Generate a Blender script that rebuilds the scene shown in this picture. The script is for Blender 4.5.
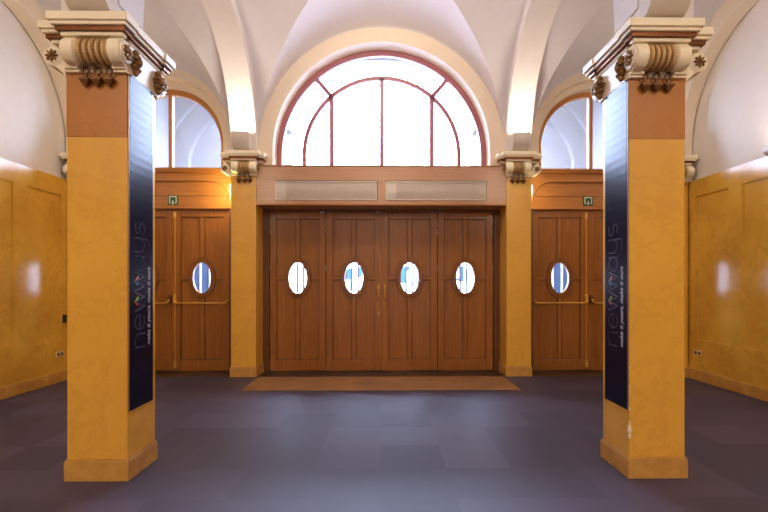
import bpy, bmesh, math, random
from mathutils import Vector, Matrix
PI = math.pi
random.seed(4)
for o in list(bpy.data.objects): bpy.data.objects.remove(o)
S = bpy.context.scene
C = S.collection

# ------------------------------------------------------------------ camera
F = 460.0
cam_d = bpy.data.cameras.new('camera'); cam = bpy.data.objects.new('camera', cam_d); C.objects.link(cam)
cam_d.sensor_width = 36.0; cam_d.lens = 36.0*F/768.0
cam_d.shift_x = -(388.86-384)/768.0; cam_d.shift_y = (284.18-256)/768.0
cam_d.clip_start = 0.05
cam.location = (0.0224, 0, 1.4); cam.rotation_euler = (PI/2, 0, -0.0124)
S.camera = cam
# ------------------------------------------------------------------ exposure, sky
S.view_settings.view_transform = 'Standard'; S.view_settings.look = 'None'
S.view_settings.gamma = 1.0; S.view_settings.use_curve_mapping = False
S.view_settings.exposure = 0.2
W = bpy.data.worlds.new('overcast_sky'); S.world = W; W.use_nodes = True
bg = W.node_tree.nodes['Background']; bg.inputs[0].default_value = (0.60, 0.72, 1.0, 1); 
_t = W.node_tree.nodes.new('ShaderNodeTexCoord'); _x = W.node_tree.nodes.new('ShaderNodeSeparateXYZ'); _m = W.node_tree.nodes.new('ShaderNodeMapRange')
W.node_tree.links.new(_t.outputs['Generated'], _x.inputs[0]); W.node_tree.links.new(_x.outputs['Z'], _m.inputs['Value'])
_m.inputs['From Min'].default_value = 0.0; _m.inputs['From Max'].default_value = 1.0   # overcast sky, brighter towards the zenith
_m.inputs['To Min'].default_value = 16.0; _m.inputs['To Max'].default_value = 105.0
W.node_tree.links.new(_m.outputs[0], bg.inputs[1])

def area(name, loc, rot, sx, sy, power, col, portal=False):
    l = bpy.data.lights.new(name, 'AREA'); l.shape = 'RECTANGLE'; l.size = sx; l.size_y = sy
    l.energy = power; l.color = col
    if portal: l.cycles.is_portal = True
    o = bpy.data.objects.new(name, l); C.objects.link(o); o.location = loc; o.rotation_euler = rot
    return o
# daylight openings (portals only steer the sky's own light)
area('sky_portal', (0, 7.5, 4.15), (-PI/2, 0, 0), 3.4, 1.9, 1, (1,1,1), True)
area('sky_portal', (-3.34, 7.5, 3.85), (-PI/2, 0, 0), 1.8, 1.3, 1, (1,1,1), True)
area('sky_portal', (3.34, 7.5, 3.85), (-PI/2, 0, 0), 1.8, 1.3, 1, (1,1,1), True)
# warm unseen fill lights added behind the camera for the column fronts
WARM = (1.0, 0.84, 0.66)
area('hall_fill', (0, -2.2, 5.0), (0, 0, 0), 2.0, 1.2, 108, WARM)
area('hall_fill', (-3.3, -1.6, 4.6), (0.5, 0, 0), 1.0, 1.0, 74, WARM)
area('hall_fill', (3.3, -1.6, 4.6), (0.5, 0, 0), 1.0, 1.0, 74, WARM)

# unseen fill lights added over the back bay: the middle one leans to the doors, the outer ones to the side walls
area('bay_fill', (0, 5.0, 5.25), (0.8, 0, 0), 0.7, 0.4, 36, WARM)
area('bay_fill', (-2.75, 5.0, 4.5), (0, 0.62, 0), 0.5, 0.5, 9, (1.0, 0.86, 0.55))
area('bay_fill', (2.75, 5.0, 4.5), (0, -0.62, 0), 0.5, 0.5, 9, (1.0, 0.86, 0.55))

# ------------------------------------------------------------------ materials
def lin(c):
    return tuple(((v/255.0)/12.92 if v/255.0 <= 0.04045 else (((v/255.0)+0.055)/1.055)**2.4) for v in c) + (1,)
def newmat(name):
    m = bpy.data.materials.new(name); m.use_nodes = True
    nt = m.node_tree; b = nt.nodes['Principled BSDF']
    return m, nt, b
def mixramp(nt, fac, stops):
    r = nt.nodes.new('ShaderNodeValToRGB'); e = r.color_ramp.elements
    while len(e) < len(stops): e.new(0.5)
    for i, (p, c) in enumerate(stops): e[i].position = p; e[i].color = c
    nt.links.new(fac, r.inputs[0]); return r
def tcoord(nt, scale=(1,1,1), kind='Object'):
    t = nt.nodes.new('ShaderNodeTexCoord'); mp = nt.nodes.new('ShaderNodeMapping'); mp.inputs['Scale'].default_value = scale
    nt.links.new(t.outputs[kind], mp.inputs[0]); return mp.outputs[0]
def noise(nt, vec, scale, detail=4, rough=0.55, dist=0.0):
    n = nt.nodes.new('ShaderNodeTexNoise'); n.inputs['Scale'].default_value = scale; n.inputs['Detail'].default_value = detail
    n.inputs['Roughness'].default_value = rough; n.inputs['Distortion'].default_value = dist
    nt.links.new(vec, n.inputs['Vector']); return n.outputs['Fac']
def bump(nt, b, h, strength, dist=0.01):
    bp = nt.nodes.new('ShaderNodeBump'); bp.inputs['Strength'].default_value = strength; bp.inputs['Distance'].default_value = dist
    nt.links.new(h, bp.inputs['Height']); nt.links.new(bp.outputs[0], b.inputs['Normal'])
def plain(name, col, rough=0.5, metal=0.0, spec=0.5, var=0.06, emit=None, es=0):
    m, nt, b = newmat(name); c = lin(col)
    v = tcoord(nt); n = noise(nt, v, 9, 3)
    lo = tuple(x*(1-var) for x in c[:3])+(1,); hi = tuple(min(1, x*(1+var)) for x in c[:3])+(1,)
    r = mixramp(nt, n, [(0.3, lo), (0.7, hi)]); nt.links.new(r.outputs[0], b.inputs['Base Color'])
    b.inputs['Roughness'].default_value = rough; b.inputs['Metallic'].default_value = metal
    b.inputs['Specular IOR Level'].default_value = spec
    if emit: b.inputs['Emission Color'].default_value = lin(emit); b.inputs['Emission Strength'].default_value = es
    return m
def marble(name, a, bcol, vein, rough, scale=1.6, veins=0.35):
    m, nt, b = newmat(name)
    v = tcoord(nt)
    n1 = noise(nt, v, scale, 6, 0.6, 0.3)
    r1 = mixramp(nt, n1, [(0.32, lin(a)), (0.68, lin(bcol))])
    n2 = noise(nt, v, scale*1.6, 8, 0.66, 0.25)
    r2 = mixramp(nt, n2, [(0.46, (0,0,0,1)), (0.498, (1,1,1,1)), (0.505, (0,0,0,1))])
    mx = nt.nodes.new('ShaderNodeMix'); mx.data_type = 'RGBA'
    ml = nt.nodes.new('ShaderNodeMath'); ml.operation = 'MULTIPLY'; ml.inputs[1].default_value = veins
    nt.links.new(r2.outputs[0], ml.inputs[0]); nt.links.new(ml.outputs[0], mx.inputs[0])
    nt.links.new(r1.outputs[0], mx.inputs[6]); mx.inputs[7].default_value = lin(vein)
    nt.links.new(mx.outputs[2], b.inputs['Base Color'])
    b.inputs['Roughness'].default_value = rough
    n3 = noise(nt, v, 6, 3); bump(nt, b, n3, 0.05, 0.02)
    return m
def wood(name, a, bcol, rough=0.35, vertical=True):
    m, nt, b = newmat(name)
    v = tcoord(nt, (14, 14, 0.9) if vertical else (0.9, 14, 14))
    n1 = noise(nt, v, 2.2, 6, 0.6, 0.4)
    r1 = mixramp(nt, n1, [(0.25, lin(a)), (0.75, lin(bcol))])
    nt.links.new(r1.outputs[0], b.inputs['Base Color']); b.inputs['Roughness'].default_value = rough
    bump(nt, b, n1, 0.06, 0.004)
    return m
M = {}
M['plaster'] = plain('cream_plaster', (226, 218, 213), 0.85, var=0.02)
M['vault'] = plain('pale_vault_plaster', (214, 208, 210), 0.85, var=0.02)
M['plaster2'] = plain('cream_impost_plaster', (234, 216, 192), 0.8, var=0.02)
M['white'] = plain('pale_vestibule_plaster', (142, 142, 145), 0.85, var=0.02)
M['marble'] = marble('ochre_marble', (236, 180, 72), (222, 164, 62), (176, 118, 52), 0.24, 0.9, 0.16)
M['plinth'] = marble('pale_ochre_stone', (214, 164, 84), (186, 132, 60), (150, 100, 45), 0.35, 5.0, 0.3)
M['wallmarble'] = marble('olive_gold_marble', (234, 184, 74), (208, 154, 58), (158, 110, 42), 0.17, 1.1, 0.25)
M['brownband'] = marble('brown_stone', (190, 122, 44), (178, 112, 40), (130, 78, 34), 0.4, 2.0, 0.2)
M['wood'] = wood('varnished_oak', (140, 84, 34), (172, 108, 48), 0.26)
M['woodh'] = wood('varnished_oak_rail', (166, 104, 46), (196, 130, 62), 0.28, False)
M['wooddark'] = wood('shade_toned_oak', (96, 56, 26), (120, 72, 34), 0.4)  # oak toned darker to carry the shade of jambs and panel grooves
M['bronze'] = wood('brown_lintel_panel', (186, 138, 104), (204, 156, 120), 0.22, False)
M['frame_red'] = plain('mauve_window_frame', (164, 100, 108), 0.4)
M['frame_orange'] = plain('oak_window_frame', (190, 126, 62), 0.4)
M['gold'] = plain('antique_gold', (150, 112, 66), 0.4, 0.35)
M['goldcream'] = plain('gold_toned_cream', (204, 168, 116), 0.4, 0.15)
M['gold2'] = plain('dark_antique_gold', (112, 74, 38), 0.4, 0.4)
M['cream'] = plain('cream_painted_stone', (248, 234, 204), 0.42, var=0.03)
M['copper'] = plain('copper_leaf', (128, 78, 42), 0.3, 0.7)
M['brass'] = plain('polished_brass', (232, 180, 88), 0.3, 0.6)
M['steel'] = plain('worn_steel', (150, 140, 128), 0.35, 0.8)
M['dark'] = plain('dark_metal', (40, 30, 24), 0.5)
M['black'] = plain('black_plastic', (18, 16, 16), 0.4)
M['housing'] = plain('cream_lamp_housing', (212, 200, 186), 0.4, var=0.02)
M['lampglow'] = plain('lamp_glow', (255, 235, 205), 0.5, emit=(255, 214, 160), es=14)
M['sconceglow'] = plain('small_lamp_glow', (255, 240, 200), 0.5, emit=(255, 225, 150), es=5)
M['ventpanel'] = plain('grey_beige_vent_panel', (196, 180, 164), 0.3, 0.1, var=0.05)
M['ventframe'] = plain('pale_metal_vent_frame', (205, 190, 168), 0.3, 0.3)
M['ventpale'] = plain('pale_vent_panel', (210, 200, 186), 0.3, 0.2)
M['stone'] = marble('dark_threshold_stone', (52, 42, 36), (38, 30, 26), (70, 58, 50), 0.3, 3.0, 0.4)
M['mat'] = None
M['green'] = plain('exit_green', (24, 92, 40), 0.4)
M['signwhite'] = plain('sign_white', (238, 238, 230), 0.4, var=0.01)
M['letter'] = plain('grey_violet_lettering', (64, 56, 70), 0.4)
M['script'] = plain('pale_lettering', (208, 204, 206), 0.5)
M['red'] = plain('red_ink', (220, 50, 60), 0.5); M['lime'] = plain('lime_ink', (150, 200, 60), 0.5)
M['cyan'] = plain('cyan_ink', (50, 150, 190), 0.5); M['pink'] = plain('salmon_ink', (225, 140, 120), 0.5)
M['chip'] = plain('bare_plaster_chip', (232, 214, 180), 0.8)
M['bluegrey'] = plain('blue_grey_screen', (58, 84, 116), 0.5, var=0.1)
M['barwhite'] = plain('pale_grille', (190, 200, 215), 0.5)
M['bardark'] = plain('slate_grille', (62, 70, 88), 0.5)
M['blue'] = plain('blue_panel', (60, 130, 200), 0.5)
M['pave'] = plain('grey_paving', (120, 122, 130), 0.8)
M['socket'] = plain('ivory_socket', (222, 196, 140), 0.4)
# carpet tiles
m, nt, b = newmat('blue_violet_carpet_tiles')
t = nt.nodes.new('ShaderNodeTexCoord')
sn = nt.nodes.new('ShaderNodeVectorMath'); sn.operation = 'SNAP'; sn.inputs[1].default_value = (0.5, 0.5, 10)
nt.links.new(t.outputs['Object'], sn.inputs[0])
wn = nt.nodes.new('ShaderNodeTexWhiteNoise'); nt.links.new(sn.outputs[0], wn.inputs['Vector'])
rp = mixramp(nt, wn.outputs['Value'], [(0.0, lin((58, 54, 76))), (0.5, lin((68, 62, 86))), (1.0, lin((80, 73, 98)))])
n1 = noise(nt, tcoord(nt), 160, 3, 0.7); n2 = noise(nt, tcoord(nt), 1.2, 4, 0.6)
mx = nt.nodes.new('ShaderNodeMix'); mx.data_type = 'RGBA'; mx.blend_type = 'MULTIPLY'; mx.inputs[0].default_value = 0.55
r2 = mixramp(nt, n1, [(0.3, (0.55, 0.55, 0.55, 1)), (0.7, (1, 1, 1, 1))])
nt.links.new(rp.outputs[0], mx.inputs[6]); nt.links.new(r2.outputs[0], mx.inputs[7])
mx2 = nt.nodes.new('ShaderNodeMix'); mx2.data_type = 'RGBA'; mx2.blend_type = 'MULTIPLY'; mx2.inputs[0].default_value = 0.5
r3 = mixramp(nt, n2, [(0.35, (0.75, 0.72, 0.74, 1)), (0.65, (1, 1, 1, 1))])
nt.links.new(mx.outputs[2], mx2.inputs[6]); nt.links.new(r3.outputs[0], mx2.inputs[7])
nt.links.new(mx2.outputs[2], b.inputs['Base Color']); b.inputs['Roughness'].default_value = 0.56
b.inputs['Specular IOR Level'].default_value = 0.6
bump(nt, b, n1, 0.3, 0.004); M['carpet'] = m
# brown mat
m, nt, b = newmat('brown_coir_mat')
n1 = noise(nt, tcoord(nt), 3, 5, 0.65); n2 = noise(nt, tcoord(nt), 120, 2)
rp = mixramp(nt, n1, [(0.3, lin((132, 92, 56))), (0.7, lin((164, 118, 72)))]); nt.links.new(rp.outputs[0], b.inputs['Base Color'])
b.inputs['Roughness'].default_value = 0.9; bump(nt, b, n2, 0.3, 0.005); M['mat'] = m
# clear glass: a see-through pane with a real surface reflection
m, nt, b = newmat('clear_glass'); nt.nodes.remove(b)
out = nt.nodes['Material Output']; tr = nt.nodes.new('ShaderNodeBsdfTransparent'); gl = nt.nodes.new('ShaderNodeBsdfGlossy')
tr.inputs[0].default_value = (0.96, 0.98, 1, 1); gl.inputs['Roughness'].default_value = 0.03
fr = nt.nodes.new('ShaderNodeFresnel'); fr.inputs[0].default_value = 1.45; ms = nt.nodes.new('ShaderNodeMixShader')
nt.links.new(fr.outputs[0], ms.inputs[0]); nt.links.new(tr.outputs[0], ms.inputs[1]); nt.links.new(gl.outputs[0], ms.inputs[2])
nt.links.new(ms.outputs[0], out.inputs[0]); M['glass'] = m
# glossy printed banner
m, nt, b = newmat('glossy_navy_banner')
n1 = noise(nt, tcoord(nt), 2, 3)
rp = mixramp(nt, n1, [(0.3, (0.004, 0.005, 0.016, 1)), (0.7, (0.008, 0.01, 0.03, 1))]); nt.links.new(rp.outputs[0], b.inputs['Base Color'])
b.inputs['Roughness'].default_value = 0.25; b.inputs['IOR'].default_value = 1.2
wv = nt.nodes.new('ShaderNodeTexWave'); wv.bands_direction = 'Z'; wv.inputs['Scale'].default_value = 5; wv.inputs['Distortion'].default_value = 0.4
nt.links.new(tcoord(nt), wv.inputs['Vector']); bump(nt, b, wv.outputs['Fac'], 0.025, 0.01); M['banner'] = m

# ------------------------------------------------------------------ mesh helpers
class MB:
    def __init__(s): s.v = []; s.f = []
    def add(s, vs, fs):
        k = len(s.v); s.v += [tuple(p) for p in vs]; s.f += [tuple(i+k for i in f) for f in fs]; return s
    def box(s, x0, x1, y0, y1, z0, z1):
        v = [(x0,y0,z0),(x1,y0,z0),(x1,y1,z0),(x0,y1,z0),(x0,y0,z1),(x1,y0,z1),(x1,y1,z1),(x0,y1,z1)]
        return s.add(v, [(0,3,2,1),(4,5,6,7),(0,1,5,4),(1,2,6,5),(2,3,7,6),(3,0,4,7)])
    def prism(s, poly, a0, a1, axis):
        n = len(poly)
        def P(u, w, a): return {'X': (a,u,w), 'Y': (u,a,w), 'Z': (u,w,a)}[axis]
        v = [P(u,w,a0) for u,w in poly]+[P(u,w,a1) for u,w in poly]
        f = [tuple(range(n-1,-1,-1)), tuple(range(n,2*n))]+[(i,(i+1)%n,n+(i+1)%n,n+i) for i in range(n)]
        return s.add(v, f)
    def lathe(s, prof, origin, axis='X', seg=28):
        # prof: (along, radius)
        n = len(prof); v = []; f = []
        for a, r in prof:
            for k in range(seg):
                t = 2*PI*k/seg; p, q = r*math.cos(t), r*math.sin(t)
                d = {'X': (a,p,q), 'Y': (p,a,q), 'Z': (p,q,a)}[axis]
                v.append((origin[0]+d[0], origin[1]+d[1], origin[2]+d[2]))
        for i in range(n-1):
            for k in range(seg): f.append((i*seg+k, i*seg+(k+1)%seg, (i+1)*seg+(k+1)%seg, (i+1)*seg+k))
        f.append(tuple(range(seg-1,-1,-1))); f.append(tuple(range((n-1)*seg, n*seg)))
        return s.add(v, f)
    def tube(s, pts, r, seg=10):
        pts = [Vector(p) for p in pts]; n = len(pts); v = []; f = []
        for i, p in enumerate(pts):
            d = (pts[min(i+1,n-1)]-pts[max(i-1,0)]).normalized()
            up = Vector((0,0,1)) if abs(d.z) < 0.9 else Vector((0,1,0))
            a = d.cross(up).normalized(); c = a.cross(d)
            rr = r[i] if isinstance(r, (list, tuple)) else r
            for k in range(seg):
                t = 2*PI*k/seg; v.append(tuple(p+a*rr*math.cos(t)+c*rr*math.sin(t)))
        for i in range(n-1):
            for k in range(seg): f.append((i*seg+k, i*seg+(k+1)%seg, (i+1)*seg+(k+1)%seg, (i+1)*seg+k))
        f.append(tuple(range(seg-1,-1,-1))); f.append(tuple(range((n-1)*seg, n*seg)))
        return s.add(v, f)
    def ball(s, c, rx, ry, rz, nu=12, nv=8, rot=None):
        v = [];f = []
        for i in range(nv+1):
            ph = PI*i/nv
            for k in range(nu):
                t = 2*PI*k/nu; p = Vector((rx*math.sin(ph)*math.cos(t), ry*math.sin(ph)*math.sin(t), rz*math.cos(ph)))
                if rot: p = rot @ p
                v.append((c[0]+p.x, c[1]+p.y, c[2]+p.z))
        for i in range(nv):
            for k in range(nu): f.append((i*nu+k, (i+1)*nu+k, (i+1)*nu+(k+1)%nu, i*nu+(k+1)%nu))
        return s.add(v, f)
    def arch(s, axis, u0, u1, w0, w1, cu, cw, R, t0, t1, rz=None, seg=64):
        # plate with an arched opening, sprung at cw, legs down to w0
        rz = rz or R
        def P(u, w, t): return (u, t, w) if axis == 'Y' else (t, u, w)
        arc = [(cu-R*math.cos(PI*i/seg), cw+rz*math.sin(PI*i/seg)) for i in range(seg+1)]
        for (a, b_) in ((u0, cu-R), (cu+R, u1)):
            if b_-a > 1e-4:
                if axis == 'Y': s.box(a, b_, t0, t1, w0, w1)
                else: s.box(t0, t1, a, b_, w0, w1)
        v = []; f = []
        for (u, w) in arc: v += [P(u,w,t0), P(u,w,t1), P(u,w1,t0), P(u,w1,t1)]
        for i in range(seg):
            a = 4*i; c = a+4
            f += [(a,c,c+2,a+2), (a+1,a+3,c+3,c+1), (a,a+1,c+1,c), (a+2,c+2,c+3,a+3)]
        return s.add(v, f)
    def ring(s, cu, cw, r0, r1, t0, t1, a0=0.0, a1=PI, legs=None, seg=64):
        # arched bar in the XZ plane
        pts = []
        for i in range(seg+1):
            t = a0+(a1-a0)*i/seg; pts.append((math.cos(t), math.sin(t)))
        v = []; f = []
        rows = [(cu+r0*c, cw+r0*q, cu+r1*c, cw+r1*q) for c, q in pts]
        if legs is not None: rows = [(cu+r0, legs, cu+r1, legs)]+rows+[(cu-r0, legs, cu-r1, legs)]
        for (a, b_, c, d) in rows: v += [(a,t0,b_),(a,t1,b_),(c,t0,d),(c,t1,d)]
        for i in range(len(rows)-1):
            a = 4*i; c = a+4
            f += [(a,a+2,c+2,c), (a+1,c+1,c+3,a+3), (a,c,c+1,a+1), (a+2,a+3,c+3,c+2)]
        e = 4*(len(rows)-1); f += [(0,1,3,2), (e,e+2,e+3,e+1)]
        return s.add(v, f)
    def oval_ring(s, cx, cz, ax, az, bx, bz, t0, t1, seg=48):
        v = []; f = []
        for k in range(seg):
            t = 2*PI*k/seg; c, q = math.cos(t), math.sin(t)
            v += [(cx+ax*c,t0,cz+az*q),(cx+ax*c,t1,cz+az*q),(cx+bx*c,t0,cz+bz*q),(cx+bx*c,t1,cz+bz*q)]
        for k in range(seg):
            a = 4*k; c = 4*((k+1)%seg); f += [(a,a+2,c+2,c),(a+1,c+1,c+3,a+3),(a,c,c+1,a+1),(a+2,a+3,c+3,c+2)]
        return s.add(v, f)
    def holed_slab(s, x0, x1, z0, z1, cx, cz, ax, az, t0, t1):
        ang = sorted([2*PI*k/48 for k in range(48)]+[math.atan2(z-cz, x-cx) % (2*PI) for x in (x0,x1) for z in (z0,z1)])
        v = []; f = []; n = len(ang)
        for t in ang:
            c, q = math.cos(t), math.sin(t)
            k = min([( (x1-cx)/c if c > 1e-9 else (x0-cx)/c if c < -1e-9 else 1e9), ((z1-cz)/q if q > 1e-9 else (z0-cz)/q if q < -1e-9 else 1e9)])
            e = 1/math.sqrt((c/ax)**2+(q/az)**2)
            v += [(cx+e*c,t0,cz+e*q),(cx+e*c,t1,cz+e*q),(cx+k*c,t0,cz+k*q),(cx+k*c,t1,cz+k*q)]
        for i in range(n):
            a = 4*i; c = 4*((i+1)%n); f += [(a,a+2,c+2,c),(a+1,c+1,c+3,a+3),(a,c,c+1,a+1),(a+2,a+3,c+3,c+2)]
        return s.add(v, f)
    def build(s, name, mat, parent=None, smooth=False, bevel=0, kind=None, label=None, loc=None):
        me = bpy.data.meshes.new(name); me.from_pydata(s.v, [], s.f)
        bm = bmesh.new(); bm.from_mesh(me); bmesh.ops.remove_doubles(bm, verts=bm.verts, dist=1e-5)
        bmesh.ops.recalc_face_normals(bm, faces=bm.faces); bm.to_mesh(me); bm.free()
        me.materials.append(mat)
        if smooth:
            me.polygons.foreach_set('use_smooth', [True]*len(me.polygons)); me.set_sharp_from_angle(angle=math.radians(35))
        o = bpy.data.objects.new(name, me); C.objects.link(o)
        if parent: o.parent = parent
        if loc: o.location = loc
        if bevel:
            bv = o.modifiers.new('bevel', 'BEVEL'); bv.width = bevel; bv.segments = 2; bv.limit_method = 'ANGLE'; bv.angle_limit = math.radians(50)
        if kind: o['kind'] = kind
        if label: o['label'] = label
        return o
def tag(o, label, cat, group=None):
    o['label'] = label; o['category'] = cat
    if group: o['group'] = group
    return o
def thing(name, loc, label, cat, group=None, rz=0):
    o = bpy.data.objects.new(name, None); C.objects.link(o); o.location = loc; o.rotation_euler = (0,0,rz)
    o.empty_display_size = 0.1
    return tag(o, label, cat, group)
def struct(mb, name, mat, **k): return mb.build(name, mat, kind='structure', **k)

# ------------------------------------------------------------------ room dimensions
XW = 4.61; YB = 6.96; YR = 7.08; YD = 7.42
XI, XO = 1.895, 2.27           # arcade pier inner / outer face
YC0, YC1 = 3.30, 3.70          # freestanding column front / back
SPR = 3.42
# ------------------------------------------------------------------ floor
struct(MB().box(-4.9, 4.9, -4.1, YB, -0.1, 0), 'floor', M['carpet'])
struct(MB().box(-4.9, 4.9, YB, 7.6, -0.1, 0.0), 'floor', M['stone'])
struct(MB().box(-6, 6, 7.6, 22, -0.15, -0.01), 'floor', M['pave'])
tag(MB().box(-1.84, 1.84, 6.05, 6.93, 0.0, 0.008).build('doormat', M['mat'], bevel=0.002), 'wide brown doormat laid on the carpet before the central doors', 'doormat')

# ------------------------------------------------------------------ vaults
def vault(x0, x1, y0, y1, ax, ay, cr, name='ceiling'):
    # ax: rise of the cells over the front and back arches; ay: rise of the cells over the side arches; cr: rise at the crown
    cx, cy, hx, hy = (x0+x1)/2, (y0+y1)/2, (x1-x0)/2, (y1-y0)/2
    N = 28; mb = MB()
    def groin_u(v): return 0.0 if v <= 0 else v*ay/(ax+(ay-ax)*v)
    def groin_v(u): return 0.0 if u <= 0 else u*ax/(ay+(ax-ay)*u)
    for sy in (-1, 1):
        v_, f_ = [], []
        for i in range(N+1):
            th = PI/2*i/N; v = math.sin(th); Yp = math.cos(th); ug = groin_u(v); tg = math.asin(min(1, ug))
            for k in range(2*N+1):
                t = tg+(PI-2*tg)*k/(2*N); Xp = -math.cos(t); u = math.sin(t)
                v_.append((cx+hx*Xp, cy+sy*hy*Yp, SPR+u*(ax+(cr-ax)*v)))
        w = 2*N+1
        for i in range(N):
            for k in range(2*N): f_.append((i*w+k, i*w+k+1, (i+1)*w+k+1, (i+1)*w+k))
        mb.add(v_, f_)
    for sx in (-1, 1):
        v_, f_ = [], []
        for i in range(N+1):
            th = PI/2*i/N; u = math.sin(th); Xp = math.cos(th); vg = groin_v(u); tg = math.asin(min(1, vg))
            for k in range(2*N+1):
                t = tg+(PI-2*tg)*k/(2*N); Yp = -math.cos(t); v = math.sin(t)
                v_.append((cx+sx*hx*Xp, cy+hy*Yp, SPR+v*(ay+(cr-ay)*u)))
        w = 2*N+1
        for i in range(N):
            for k in range(2*N): f_.append((i*w+k, i*w+k+1, (i+1)*w+k+1, (i+1)*w+k))
        mb.add(v_, f_)
    me = bpy.data.meshes.new(name); me.from_pydata(mb.v, [], mb.f)
    # thicken upwards so that the web is a real shell; the four webs stay separate to keep the groins crisp
    me.polygons.foreach_set('use_smooth', [True]*len(me.polygons)); me.materials.append(M['vault'])
    o = bpy.data.objects.new(name, me); C.objects.link(o); o['kind'] = 'structure'
    return o
YM = (YC0+YC1)/2
vault(-1.9, 1.9, YM, YR, 1.93, 1.76, 2.1)
vault(-1.9, 1.9, YM-3.57, YM, 1.93, 1.76, 2.1)
for sg in (-1, 1):
    a, b_ = sorted((sg*2.265, sg*4.45))
    vault(a, b_, YM, YR, 1.30, 1.76, 1.9)
    vault(a, b_, YM-3.57, YM, 1.30, 1.76, 1.9)
struct(MB().box(-5.0, 5.0, -4.1, 7.6, 5.75, 5.9), 'ceiling', M['plaster'])
# arcades
for sg, nm in ((-1, 'trim_1'), (1, 'trim_2')):
    a, b_ = sorted((sg*XI, sg*XO)); mb = MB()
    mb.arch('X', YM, YR+0.1, 3.24, 5.75, (YC1+YB)/2, SPR, (YB-YC1)/2, a, b_)
    mb.arch('X', -0.36, YM, 3.24, 5.75, (YC0+0.06)/2, SPR, (YC0-0.06)/2, a, b_)
    o = struct(mb, nm, M['plaster'], smooth=True)
# transverse ribs between the column rows, above the frame's top
mb = MB(); mb.arch('Y', -1.9, 1.9, SPR, 5.75, 0, SPR, 1.88, YM-0.16, YM+0.16, rz=1.9)
struct(mb, 'trim_3', M['plaster'], smooth=True)
for sg, nm in ((-1, 'trim_4'), (1, 'trim_5')):
    a, b_ = sorted((sg*2.27, sg*4.45)); mb = MB()
    mb.arch('Y', a, b_, SPR, 5.75, (a+b_)/2, SPR, 1.08, YM-0.16, YM+0.16, rz=1.27)
    struct(mb, nm, M['plaster'], smooth=True)

# ------------------------------------------------------------------ side walls
for sg, side in ((-1, 'left'), (1, 'right')):
    a, b_ = sorted((sg*4.655, sg*4.95))
    w = struct(MB().box(a, b_, -4.1, 7.6, 0, 5.75), 'wall_'+side, M['plaster'])
    # wall arches in front of the lunette
    a, b_ = sorted((sg*4.45, sg*4.64)); mb = MB()
    mb.arch('X', YM, YR+0.05, 2.93, 5.75, (3.84+6.82)/2, SPR, 1.49, a, b_)
    mb.arch('X', -0.3, YM, 2.93, 5.75, (0.2+3.18)/2, SPR, 1.49, a, b_)
    struct(mb, 'trim_6' if sg < 0 else 'trim_7', M['plaster2'], smooth=True)
    # wainscot with sunk panels
    panels = [(6.05, 6.69), (4.88, 5.83), (3.95, 4.66), (2.6, 3.5), (1.4, 2.4), (0.3, 1.2), (-1.0, 0.0)]
    mb = MB(); x0, x1 = sorted((sg*4.61, sg*4.66))
    xb0, xb1 = sorted((sg*4.632, sg*4.66))
    z0, z1 = 0.58, 2.69
    mb.box(x0, x1, -4.0, 7.07, 0.0, z0); mb.box(x0, x1, -4.0, 7.07, z1, 2.93)
    edges = [7.07]+[e for p in panels for e in (p[1], p[0])]+[-4.0]
    for i in range(0, len(edges), 2): mb.box(x0, x1, edges[i+1], edges[i], z0, z1)
    for p in panels: mb.box(xb0, xb1, p[0], p[1], z0, z1)
    wn_ = mb.build('wainscot', M['wallmarble'], w)
    mb = MB()
    for p in panels[:3]:
        xa, xc = sorted((sg*4.615, sg*4.64)); t = 0.014
        mb.box(xa, xc, p[0], p[0]+t, z0, z1); mb.box(xa, xc, p[1]-t, p[1], z0, z1); mb.box(xa, xc, p[0], p[1], z0, z0+t); mb.box(xa, xc, p[0], p[1], z1-t, z1)
    mb.build('panel_moulding', M['wallmarble'], wn_)
    xa, xc = sorted((sg*4.585, sg*4.62))
    struct(MB().box(xa, xc, -4.0, 7.07, 0, 0.15), 'baseboard_'+side, M['plinth'], bevel=0.006)
struct(MB().box(-4.95, 4.95, -4.25, -4.05, 0, 5.9), 'wall_front', M['plaster'])

# ------------------------------------------------------------------ back wall
mb = MB()
mb.arch('Y', -1.9, 1.9, 3.2, 5.75, 0, 3.46, 1.67, YR, 7.5)
for sg in (-1, 1):
    a, b_ = sorted((sg*2.26, sg*4.64))
    mb.arch('Y', a, b_, 3.22, 5.75, sg*3.345, 3.6, 0.97, YR, 7.2, rz=0.97)
    mb.arch('Y', a, b_, 3.22, 5.75, sg*3.345, 3.6, 0.875, 7.2, 7.5, rz=0.875)
    a, b_ = sorted((sg*1.89, sg*2.275)); mb.box(a, b_, 7.05, 7.5, 3.2, 5.75)
struct(mb, 'wall_back', M['plaster2'], smooth=True)
# jambs between pilasters and doors, and door heads
mb = MB()
for sg in (-1, 1):
    a, b_ = sorted((sg*1.80, sg*1.90)); mb.box(a, b_, 7.36, 7.5, 0, 2.6)
    a, b_ = sorted((sg*2.26, sg*2.425)); mb.box(a, b_, 7.34, 7.5, 0, 2.6)
    a, b_ = sorted((sg*4.235, sg*4.64)); mb.box(a, b_, 7.30, 7.5, 0, 3.22)
mb.box(-1.9, 1.9, 7.38, 7.5, 2.56, 2.7)
for x in (-1.797, -0.897, 0.0, 0.897, 1.797, -4.23, -3.33, -2.43, 2.43, 3.33, 4.23): mb.box(x-0.05, x+0.05, 7.455, 7.49, 0.0, 2.6)
mb.box(-1.8, 1.8, 7.455, 7.49, 0.0, 0.04); mb.box(-4.3, -2.3, 7.455, 7.49, 0.0, 0.04); mb.box(2.3, 4.3, 7.455, 7.49, 0.0, 0.04)
struct(mb, 'trim_8', M['wooddark'], bevel=0.004)
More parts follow.
